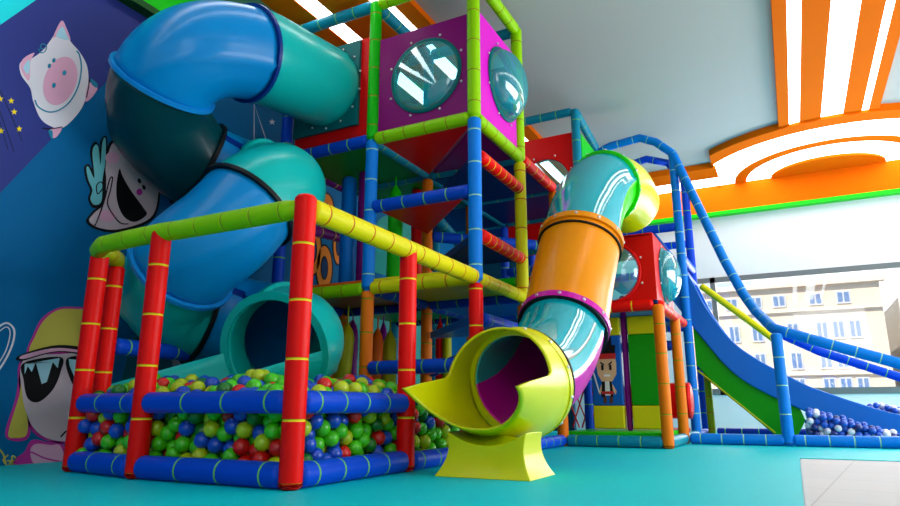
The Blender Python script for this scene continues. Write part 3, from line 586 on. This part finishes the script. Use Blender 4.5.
k_poly([(36, 34), (30, 14), (70, 14), (66, 34)], 3, 2); k_poly([(34, 34), (30, 12), (42, 12), (44, 34)], 1, 3); k_poly([(66, 34), (70, 12), (60, 12), (58, 34)], 1, 3); k_poly([(32, 16), (32, 20), (70, 20), (70, 16)], 2, 4)
k_poly([(32, 30), (22, 18), (26, 15), (36, 26)], 0, 2); k_poly([(68, 30), (80, 20), (76, 15), (66, 24)], 0, 2)
k_poly([(36, 13), (36, 3), (46, 3), (46, 13)], 4, 2); k_poly([(56, 13), (56, 3), (66, 3), (66, 13)], 4, 2); k_poly([(22, 18), (6, 46), (9, 48), (25, 20)], 3, 3)
kid.build('painted_figure', ms, bl)
mb = MB(); tube_mb(mb, (1.05, 5.5, .42), (.3, 5.5, .42), .2, bands=False); tag(mb.build('padded_roller', [V_RED, V_RED], None, smooth=True), 'thick red padded roller low behind the orange posts', 'roller')
net = MB()
for i in range(4):
    x = -.42+i*.11
    tube_mb(net, (x, 4.98, .12), (x+.3, 4.98, .95), .009, bands=False, n=6); tube_mb(net, (x+.3, 4.98, .12), (x, 4.98, .95), .009, bands=False, n=6)
tag(net.build('rope_net', [V_RED, V_RED], None), 'red rope net low behind the yellow slide, left of the boards', 'net')

# vertical rollers and hanging noodles
def roller(label, x, y, z0, z1, r, m, cone=0, lean=(0, 0)):
    z0 = z0 if z0 > 1 else ZF
    mb = MB(); rows = [(z0, r*.6), (z0+.02, r), ((z0+z1)/2, r*1.02), (z1-.02, r), (z1, r*.75)]
    if cone: rows = [(z0, r*.7), (z0+.03, r), (z0+(z1-z0)*.5, r*.98), (z1-.14, r*.93), (z1-.08, r*.7), (z1-.03, r*.3), (z1, r*.08)]
    n = 16; vs = []
    for z, rr in rows:
        t = (z-z0)/(z1-z0)
        for i in range(n): a = 2*math.pi*i/n; vs.append((x+lean[0]*t*t+rr*math.cos(a), y+lean[1]*t+rr*math.sin(a), z))
    mb.add(vs, [(j*n+i, j*n+(i+1) % n, (j+1)*n+(i+1) % n, (j+1)*n+i) for j in range(len(rows)-1) for i in range(n)]+[tuple(range(n))[::-1], tuple(range(len(rows)*n-n, len(rows)*n))])
    if cone: tube_mb(mb, (x+lean[0], y+lean[1], z1-.03), (x+lean[0], y+lean[1], z1+cone), .008, bands=False, n=6)
    return tag(mb.build('padded_roller' if not cone else 'hanging_noodle', m, None, smooth=True), label, 'roller' if not cone else 'hanging noodle')
roller('thick blue vertical roller standing on the middle deck', -1.68, 2.6, 1.4, 2.6, .075, SKY)
roller('slim purple vertical roller beside the thick blue one', -1.5, 2.6, 1.4, 2.63, .055, PUR)
roller('green noodle with pointed top standing behind the blue post', -1.14, 2.62, 1.4, 2.45, .075, GREEN, .08)
roller('dark red vertical roller left of the green noodle', -1.3, 3.3, 1.4, 2.63, .06, V_RED)
roller('leftmost orange hanging noodle beside the spiral slide mouth', -1.637, 2.3, .12, 1.17, .085, V_ORA, .1, (-.05, 0))
roller('yellow bent hanging noodle under the orange deck', -1.56, 2.4, .12, 1.1, .085, OLIVE, .16, (.07, 0))
roller('slim orange hanging noodle right of the orange post', -1.4, 2.7, .12, 1.08, .07, V_ORA, .1, (.04, 0))
roller('yellow green hanging noodle under the middle deck', -1.35, 2.9, .12, 1.08, .07, OLIVE, .1)
roller('purple hanging noodle behind the orange post', -1.87, 3.0, .12, 1.22, .06, PUR, .05)
roller('dark purple hanging noodle beside the yellow green one', -1.56, 3.1, .12, 1.2, .045, PUR, .05)
roller('yellow hanging noodle far behind the middle red post', -.987, 3.4, .12, 1.2, .05, OLIVE, .05)
roller('red hanging noodle far behind the middle red post', -1.067, 3.4, .12, 1.22, .05, V_RED, .05)
hd = MB()
for i, (x, z, l, a) in enumerate(((0, 0, .2, 2.0), (.03, .03, .24, 1.75), (.07, .03, .24, 1.45), (.1, 0, .2, 1.2), (.12, -.07, .14, .5))):
    tube_mb(hd, (.02+x, 3.35, 1.38+z), (.02+x+l*math.cos(a), 3.35, 1.38+z+l*math.sin(a)), .028, bands=False, n=10)
hd.box((.0, 3.32, 1.2), (.15, 3.38, 1.41)); tag(hd.build('foam_hand', [V_RED, V_RED], None, bevel=.01), 'red foam hand sticking up left of the orange tube section', 'foam hand')

# ------------------------------------------------------------------ tube slides
def frames(path):
    out = []
    for i, p in enumerate(path):
        t = (path[min(i+1, len(path)-1)]-path[max(i-1, 0)]).normalized(); out.append((p,)+frame(t))
    return out
def smooth_frames(path, mix=1):
    F = frames(path); return F
def shell(parent, F, i0, i1, r, mats, name='tube_section', th=.012, n=44, ridge=True, seam=None):
    rk = (0, n//2) if seam is None else seam
    """closed tube wall between path indices; mats[0] upper half, mats[1] lower half"""
    mb = MB(); A = []
    for k_ in range(n): A.append(2*math.pi*k_/n)
    vs = []; fs = []; ms = []; K = i1-i0+1
    for sh in (0, 1):
        for j in range(i0, i1+1):
            p, t, s, u = F[j]
            for k_, a in enumerate(A):
                rr = r-(th if sh else 0)
                if ridge and not sh and k_ in rk: rr += .016
                vs.append(p+(s*math.cos(a)+u*math.sin(a))*rr)
    for sh in (0, 1):
        for j in range(K-1):
            for k_ in range(n):
                k2 = (k_+1) % n; b0 = sh*K*n
                fs.append((b0+j*n+k_, b0+j*n+k2, b0+(j+1)*n+k2, b0+(j+1)*n+k_)); ms.append(2 if seam is not None and sh == 0 and k_ == rk[0] else 0 if k_ < n//2 else 1)
    for j in (0, K-1):
        for k_ in range(n):
            k2 = (k_+1) % n; fs.append((j*n+k_, j*n+k2, K*n+j*n+k2, K*n+j*n+k_)); ms.append(0 if k_ < n//2 else 1)
    mb.add(vs, fs, ms); return mb.build(name, mats, parent, smooth=True)
def flange(parent, F, i, r, m, w=.03, h=.03, name='flange', n=44, bolts=0):
    p, t, s, u = F[i]; mb = MB(); vs = []
    for (o, rr) in ((-w/2, r-.004), (-w/2, r+h), (w/2, r+h), (w/2, r-.004)):
        for k_ in range(n): a = 2*math.pi*k_/n; vs.append(p+t*o+(s*math.cos(a)+u*math.sin(a))*rr)
    mb.add(vs, [(j*n+k_, j*n+(k_+1) % n, ((j+1) % 4)*n+(k_+1) % n, ((j+1) % 4)*n+k_) for j in range(4) for k_ in range(n)])
    o = mb.build(name, m, parent, smooth=False)
    for k_ in range(bolts):
        a = 2*math.pi*(k_+.5)/bolts; d = s*math.cos(a)+u*math.sin(a); bolt(o, p+d*(r+h-.002), d, .013)
    return o
SP = [(-1.53, 2.0, 3.27), (-1.53, 1.5, 3.2), (-1.54, 1.0, 3.12), (-1.66, .64, 2.97), (-1.88, .53, 2.75), (-2.09, .68, 2.53), (-2.13, 1.02, 2.33),
      (-1.95, 1.36, 2.22), (-1.66, 1.46, 2.15), (-1.42, 1.33, 2.05), (-1.38, 1.04, 1.87), (-1.47, .86, 1.6), (-1.7, .74, 1.36), (-1.95, .84, 1.18),
      (-1.98, 1.06, 1.06), (-1.75, 1.4, .98), (-1.38, 1.46, .9), (-1.12, 1.25, .8), (-1.05, .98, .71)]
NS = 10
SPp = cr(SP, NS); SF = frames(SPp)
spiral = thing('spiral_tube_slide', 'blue and teal spiral tube slide winding down into the ball pit', 'slide', (-1.5, 1, 0))
RS = .365
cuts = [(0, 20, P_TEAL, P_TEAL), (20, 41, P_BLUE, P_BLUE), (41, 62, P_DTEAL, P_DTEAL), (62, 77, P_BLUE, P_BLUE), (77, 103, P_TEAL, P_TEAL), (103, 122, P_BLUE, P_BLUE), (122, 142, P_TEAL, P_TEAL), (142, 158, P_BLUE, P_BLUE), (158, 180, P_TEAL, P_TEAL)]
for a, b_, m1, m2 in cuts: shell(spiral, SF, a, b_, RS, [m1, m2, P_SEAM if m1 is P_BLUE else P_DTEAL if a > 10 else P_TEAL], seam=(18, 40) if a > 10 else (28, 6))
for i, m in ((20, P_SEAM), (41, P_RIM), (62, P_BLACK), (77, P_TEAL), (103, P_BLACK), (122, P_RIM), (142, P_BLACK), (158, P_TEAL)): flange(spiral, SF, i, RS, m)
flange(spiral, SF, 180, RS, P_TEAL, .03, .05, 'mouth_rim')
# teal landing tray of the spiral slide
tr = MB(); n = 16; vs = []
p, t, s, u = SF[180]
for j in range(8):
    q = j/7; c_ = p+Vector((-.42*q, -.62*q, -.1*q)); rr = RS+.02+.03*q
    for sh in (0, .012):
        for k_ in range(n+1):
            a = math.pi+(.12*q*3)+(math.pi-.24*q*3)*k_/n; vs.append(c_+(s*math.cos(a)+u*math.sin(a))*(rr-sh))
N1 = n+1; fs = []
for j in range(7):
    for k_ in range(n):
        for sh in (0, 1):
            b0 = (2*j+sh)*N1; b1 = (2*(j+1)+sh)*N1; fs.append((b0+k_, b0+k_+1, b1+k_+1, b1+k_))
    for k_ in (0, n): fs.append((2*j*N1+k_, (2*j+1)*N1+k_, (2*j+3)*N1+k_, (2*j+2)*N1+k_))
for k_ in range(n): fs.append((14*N1+k_, 14*N1+k_+1, 15*N1+k_+1, 15*N1+k_))
tr.add(vs, fs); tr.build('landing_tray', P_TEAL, spiral, smooth=True)

TS = [(.80, 3.9, 2.33), (.80, 3.5, 2.35), (.73, 3.1, 2.25), (.67, 2.8, 1.95), (.65, 2.6, 1.6), (.62, 2.44, 1.28), (.59, 2.3, .95), (.585, 2.05, .73), (.57, 1.75, .57), (.55, 1.45, .485)]
TF = frames(cr(TS, 10)); RT_ = .31
tslide = thing('clear_tube_slide', 'tube slide of cyan see-through and orange sections with yellow mouth', 'slide', (.68, 1.0, 0))
shell(tslide, TF, 0, 18, RT_, [P_YEL, P_YEL], ridge=False); shell(tslide, TF, 18, 38, RT_, [A_CYAN, P_GRN])
shell(tslide, TF, 38, 60, RT_+.012, [P_ORA, P_ORA], ridge=False); shell(tslide, TF, 60, 90, RT_, [A_CYAN, P_MAG])
flange(tslide, TF, 18, RT_, P_GRN, .03, .03, bolts=12); flange(tslide, TF, 38, RT_, P_ORA, .05, .035, bolts=12); flange(tslide, TF, 40, RT_, P_BLACK, .012, .03)
flange(tslide, TF, 60, RT_, P_MAG, .05, .035, bolts=12); flange(tslide, TF, 62, RT_, P_BLACK, .012, .03); flange(tslide, TF, 87, RT_, P_BLACK, .015, .032)
flange(tslide, TF, 90, RT_, P_YEL, .05, .04, bolts=12)
# yellow mouth
p4, t4, s4, u4 = TF[90]; t4 = Vector((-.02, -1, -.06)).normalized(); t4, s4, u4 = frame(t4)
NP = 96; NSg = 14
def ext(a):
    h = math.sin(a)           # 1 at top, -1 at bottom
    if h >= 0.0:
        e0 = .26+.07*(1-h); w = max(0, min(1, (.16-h)/.16)); w = w*w*(3-2*w); return e0+w*.5
    return .83-.22*min(1, -h*1.1)
mo_ = MB(); vs = []
for sh in (0, 1):
    for j in range(NSg+1):
        for k_ in range(NP):
            a = 2*math.pi*k_/NP; e_ = ext(a)*j/NSg; rr = RT_+.028-.014*sh; rise = .34*max(0, e_-.22)**1.3*max(0, -math.sin(a))
            rr += .012*math.exp(-((e_-.02)/.03)**2)
            vs.append(p4+t4*e_+(s4*math.cos(a)+u4*math.sin(a))*rr+Vector((0, 0, rise)))
K = (NSg+1)*NP; fs = []
for sh in (0, 1):
    for j in range(NSg):
        for k_ in range(NP): k2 = (k_+1) % NP; fs.append((sh*K+j*NP+k_, sh*K+j*NP+k2, sh*K+(j+1)*NP+k2, sh*K+(j+1)*NP+k_))
for k_ in range(NP): k2 = (k_+1) % NP; fs.append((NSg*NP+k_, NSg*NP+k2, K+NSg*NP+k2, K+NSg*NP+k_)); fs.append((k_, k2, K+k2, K+k_))
mo_.add(vs, fs); mo_.build('slide_mouth', P_YEL, tslide, smooth=True)
# pedestal: flared concave stand
pd = MB(); vs = []; rows = []
cxp, cyp = .565, 1.03
for q in range(11):
    z = .235*q/10; f_ = (1-q/10)
    hw = .20+.08*f_**2.2+.035*(1-f_)**2; hd_ = .13+.07*f_**2.2; rows.append((z, hw, hd_))
for z, hw, hd_ in rows:
    n2 = 10
    bot = [(-hw+2*hw*i/n2, -hd_) for i in range(n2)]+[(hw, -hd_+2*hd_*i/4) for i in range(4)]+[(hw-2*hw*i/n2, hd_) for i in range(n2)]+[(-hw, hd_-2*hd_*i/4) for i in range(4)]
    for x, y in bot:
        zz = z
        if z > 0: zz = z*(.70+.30*(abs(x)/hw)**2) if z > .02 else z
        vs.append((cxp+x, cyp+y, zz+ZF))
M_ = 28
pd.add(vs, [(j*M_+i, j*M_+(i+1) % M_, (j+1)*M_+(i+1) % M_, (j+1)*M_+i) for j in range(10) for i in range(M_)]+[tuple(range(M_))[::-1], tuple(range(10*M_, 11*M_))])
pd.build('stand', P_YEL, tslide, smooth=True, bevel=.006)

# ------------------------------------------------------------------ wave slide at the right
wave = thing('wave_slide', 'wide blue wave slide running down to the blue and white balls', 'slide', (2, 6.4, 0))
U = [(.3, 2.9), (.52, 2.72), (.70, 2.56), (.95, 2.14), (1.08, 1.93), (1.235, 1.54), (1.48, 1.13), (1.73, .9), (1.97, .74), (2.23, .58), (2.46, .48), (2.71, .38), (3.04, .27), (3.5, .2)]
D = [(.3, 2.3), (.5, 2.15), (.66, 1.95), (.85, 1.65), (1.03, 1.36), (1.2, 1.1), (1.38, .84), (1.58, .64), (1.86, .46), (2.09, .34), (2.34, .21), (2.68, .1), (2.96, .04), (3.5, .02)]
Uc = cr([(x, 0, z) for x, z in U], 5); Dc = cr([(x, 0, z) for x, z in D], 5)
def wallstrip(name, y0, y1):
    mb = MB(); n = len(Uc); vs = []
    for y in (y0, y1):
        vs += [(p.x, y, p.z) for p in Uc]+[(p.x, y, p.z) for p in Dc]
    fs = []
    for i in range(n-1): fs += [(i, i+1, n+i+1, n+i), (2*n+i, 3*n+i, 3*n+i+1, 2*n+i+1), (i, 2*n+i, 2*n+i+1, i+1), (n+i, n+i+1, 3*n+i+1, 3*n+i)]
    fs += [(0, n, 3*n, 2*n), (n-1, 3*n-1, 4*n-1, 2*n-1)]
    mb.add(vs, fs); return mb.build(name, WSB, wave, smooth=False, bevel=.015)
WSB = mat('slide_vinyl_blue', (12, 105, 200), .32, noise=.03)
wallstrip('side_wall', 6.0, 6.07); wallstrip('side_wall', 6.83, 6.9)
mb = MB(); n = len(Uc); vs = []
for y in (6.05, 6.85):
    for k_ in (0, -.03): vs += [(p.x*.5+q.x*.5, y, p.z*.4+q.z*.6+k_) for p, q in zip(Uc, Dc)]
fs = []
for i in range(n-1): fs += [(i, i+1, 2*n+i+1, 2*n+i), (n+i, 3*n+i, 3*n+i+1, n+i+1), (i, n+i, n+i+1, i+1), (2*n+i, 2*n+i+1, 3*n+i+1, 3*n+i)]
mb.add(vs, fs); mb.build('slide_bed', WSB, wave, smooth=True)
mb = MB(); mb.prism([(1.06, 6.03, 1.40), (1.22, 6.03, 1.12), (1.40, 6.03, .86), (1.60, 6.03, .68), (1.88, 6.03, .5), (2.11, 6.03, .37), (2.16, 6.03, .2), (2.06, 6.03, .03), (1.84, 6.03, .03), (1.26, 6.03, .60), (1.06, 6.03, .85)], (0, .06, 0)); mb.build('side_pad', V_GRN, wave, bevel=.01)
mb = MB(); tube_mb(mb, (1.07, 6.03, .78), (1.84, 6.03, .06), .012, bands=False); mb.build('edge_piping', [OLIVE, OLIVE], wave)
foamtube('support_post', (1.1, 6.7, ZF), (1.1, 6.7, .9), OLIVE, wave, .045)
mb = MB(); mb.prism([(1.06, 6.8, .9), (1.4, 6.8, .75), (2.1, 6.8, .3), (2.06, 6.8, .03), (1.06, 6.8, .03)], (0, .03, 0)); 
foamtube('handrail', (1.1, 6.95, 1.98), (1.97, 6.95, 1.16), YEL, wave, .045, bands=False)
SB = thing('slide_pit_barrier', 'blue padded handrails, post and low rail around the wave slide pit', 'play barrier', (2, 5.6, 0))
YP = 5.0
benttube('handrail', [(0, 6, 3.8), (.2, 6, 3.86), (.6, 6, 3.9), (.8, 6, 3.8), (1.0, 6, 3.6), (1.25, 5.9, 2.85), (1.51, 5.8, 2.06), (1.68, 5.7, 1.62), (1.8, 5.5, 1.38), (1.96, 5.1, 1.14), (2.35, 5.0, .98), (2.99, 5.0, .74), (3.6, 5.0, .56)], SKY, SB)
benttube('handrail', [(.1, 7, 3.9), (.5, 7, 3.97), (.8, 7, 3.85), (1.0, 7, 3.57), (1.3, 7, 2.7), (1.6, 7, 1.85), (1.75, 7, 1.56), (1.95, 7, 1.3), (2.42, 7, 1.03), (3.2, 7, .7), (3.7, 7, .55)], BLUE, SB)
post(SB, 1.98, YP, [(0, 1.08, SKY)])
foamtube('rail', (1.06, YP, ZF+.055), (1.95, YP, ZF+.055), SKY, SB); foamtube('rail', (2.02, YP, ZF+.055), (4.6, YP, ZF+.055), SKY, SB)
foamtube('rail', (1.1, 7.3, ZF+.055), (4.6, 7.3, ZF+.055), NAVY, SB); foamtube('rail', (4.6, YP, ZF+.055), (4.6, 7.3, ZF+.055), BLUE, SB)

# ------------------------------------------------------------------ balls
def relax(P, d, lo, hi, it=30, fixz=None):
    P = [Vector(p) for p in P]
    for _ in range(it):
        kd = kdtree.KDTree(len(P))
        for i, p in enumerate(P): kd.insert(p, i)
        kd.balance(); mv = [Vector((0, 0, 0)) for _ in P]
        for i, p in enumerate(P):
            for co, j, ds in kd.find_range(p, d*.999):
                if j > i and ds > 1e-6:
                    v = (p-co)/ds*(d-ds)*.28; mv[i] += v; mv[j] -= v
        for i, p in enumerate(P):
            p += mv[i]
            hz = hi[2] if fixz is None else fixz(p.x, p.y)
            p.x = min(max(p.x, lo[0]), hi[0]); p.y = min(max(p.y, lo[1]), hi[1]); p.z = min(max(p.z, lo[2]), hz)
    return P
def lattice(d, lo, hi, rot, keep):
    M = Matrix.Rotation(rot[0], 3, 'X') @ Matrix.Rotation(rot[1], 3, 'Y') @ Matrix.Rotation(rot[2], 3, 'Z'); c = Vector([(a+b_)/2 for a, b_ in zip(lo, hi)])
    N = int(max(h-l for h, l in zip(hi, lo))/d)+2; out = []
    for i in range(-N, N+1):
        for j in range(-N, N+1):
            for k_ in range(-N, N+1):
                p = Vector((i+.5*((j+k_) % 2), (j+(k_ % 2)/3)*.866, k_*.8165))*d
                p = c+M @ p
                if all(l-d*.3 < v < h+d*.3 for v, l, h in zip(p, lo, hi)) and keep(p): out.append(p+Vector([random.uniform(-.12, .12)*d for _ in range(3)]))
    return out
def sphere_mesh(name, r, m, seg=20, rg=12):
    bm = bmesh.new(); bmesh.ops.create_uvsphere(bm, u_segments=seg, v_segments=rg, radius=r); me = bpy.data.meshes.new(name); bm.to_mesh(me); bm.free()
    for p in me.polygons: p.use_smooth = True
    me.materials.append(m); return me
def place_balls(P, d, kinds, where, group, limit, near):
    P = sorted(P, key=near); meshes = []
    for nm, m, w in kinds: meshes.append(sphere_mesh('ball_'+nm, d/2, m))
    W = [w for _, _, w in kinds]; rest = [[] for _ in kinds]
    for i, p in enumerate(P):
        k_ = random.choices(range(len(kinds)), W)[0]
        if i < limit:
            o = bpy.data.objects.new('ball', meshes[k_]); C.objects.link(o); o.location = p; o.rotation_euler = (random.random()*3, random.random()*3, 0)
            tag(o, '%s plastic ball %s' % (kinds[k_][0], spot(p)), 'ball', '%s %s' % (kinds[k_][0], group))
        else: rest[k_].append(p)
    if sum(map(len, rest)):
        mb = MB(); bm = bmesh.new(); bmesh.ops.create_uvsphere(bm, u_segments=14, v_segments=8, radius=d/2); bv = [v.co.copy() for v in bm.verts]; bf = [[v.index for v in f.verts] for f in bm.faces]; bm.free()
        for k_, L in enumerate(rest):
            for p in L: mb.add([p+v for v in bv], bf, k_)
        o = mb.build('ball_heap', [m for _, m, _ in kinds], None, smooth=True, fix=False)
        tag(o, 'mass of further small plastic balls %s' % where, 'balls', None, 'stuff')
def spot(p):
    if p.x > 1.5:
        if p.y > 6: return 'showing above the blue wave slide at far right'
        return 'in wave slide pit %s' % ('beside the blue post' if p.x < 2.35 else 'under the slide' if p.x < 2.75 else 'at thin right end')+(', near the rail' if p.z < .12 else ', higher up')
    row = 'in bottom row' if p.z < .1 else 'in second row' if p.z < .18 else 'midway up heap' if p.z < .26 else 'under blue rail' if p.z < .34 else 'above blue rail'
    if p.x > -.2 and p.y > .12: return row+(', right of the nearest red post' if p.y < .5 else ', left of the second red post' if p.y < 1 else ', right of the second red post')
    if p.x < -1.05: return row+', between the two leftmost red posts'
    return row+(', right of the left red post' if p.x < -.8 else ', left of centre in wide front' if p.x < -.5 else ', right of centre in wide front' if p.x < -.25 else ', left of the nearest red post')
D1 = .086
def bm_(n, c): return mat('ball_'+n, c, .3, .5, .15)
K1 = [('bright green', bm_('green', (70, 200, 15)), 34), ('yellow-green', bm_('lime', (180, 205, 15)), 22), ('blue', bm_('blue', (15, 75, 195)), 20), ('red', bm_('red', (215, 18, 14)), 12), ('dark green', bm_('dark_green', (10, 115, 25)), 14)]
lo = (-1.9, .10, ZF+D1/2); hi = (-.10, 1.93, .6)
def heap(x, y):
    e_ = min(y-.0, -x, 2.2+x, 2.1-y); return .37+.12*min(1, max(0, e_)/.5)+.015*math.sin(x*9+y*5)+.01*math.sin(y*13-x*4)
def inpit(p): return p.x > -1.9 and (p.x+1.9)+(p.y-.1) > .22
pts = lattice(D1, (lo[0], lo[1], lo[2]), (hi[0], hi[1], .56), (.5, .35, .2), lambda p: inpit(p) and p.z < heap(p.x, p.y)+.01 and (p.y < .22 or p.x > -.22 or p.z > heap(p.x, p.y)-.1))
pts = relax(pts, D1, lo, hi, 22, lambda x, y: heap(x, y)+.03)
kd = kdtree.KDTree(len(pts))
for i, p in enumerate(pts): kd.insert(p, i)
kd.balance()
def vis(p):   # rank: how open the ball lies towards the open side (front faces first, then the heap top)
    face = min(p.y-lo[1], hi[0]-p.x); f_ = 0 if face < .03 else (.9 if p.z > heap(p.x, p.y)-.0 and p.y < 1.2 else 6)
    return (p-Vector((2.07, -2.4, .33))).length+f_
place_balls(pts, D1, K1, 'in the ball pit behind the red and blue barrier', 'balls in the ball pit', 225, vis)
D2 = .072
K2 = [('royal blue', bm_('royal', (25, 85, 190)), 55), ('white', bm_('white', (225, 230, 238)), 28), ('navy blue', bm_('navy', (15, 45, 120)), 17)]
def heap2(x, y): return .22+.05*math.sin(x*3)+(.12 if x > 2.7 else 0)
lo2 = (2.18, 5.55, ZF+.037); hi2 = (4.4, 7.2, .5)
pts2 = lattice(D2, lo2, hi2, (.4, .3, .5), lambda p: (p.y < 5.7 or (p.y > 6.98 and p.x > 2.85 and p.z > .15)) and p.z < (.34-.3*(p.x-2.1) if p.y < 6 else .33+.05*math.sin(p.x*7)) and p.x < 3.7)
pts2 = relax(pts2, D2, lo2, hi2, 15)
place_balls(pts2, D2, K2, 'beside the blue wave slide', 'balls beside the wave slide', 75, lambda p: (p-Vector((2.07, -2.4, .33))).length+(1 if p.y < 7.05 and p.y > 6 else 0))
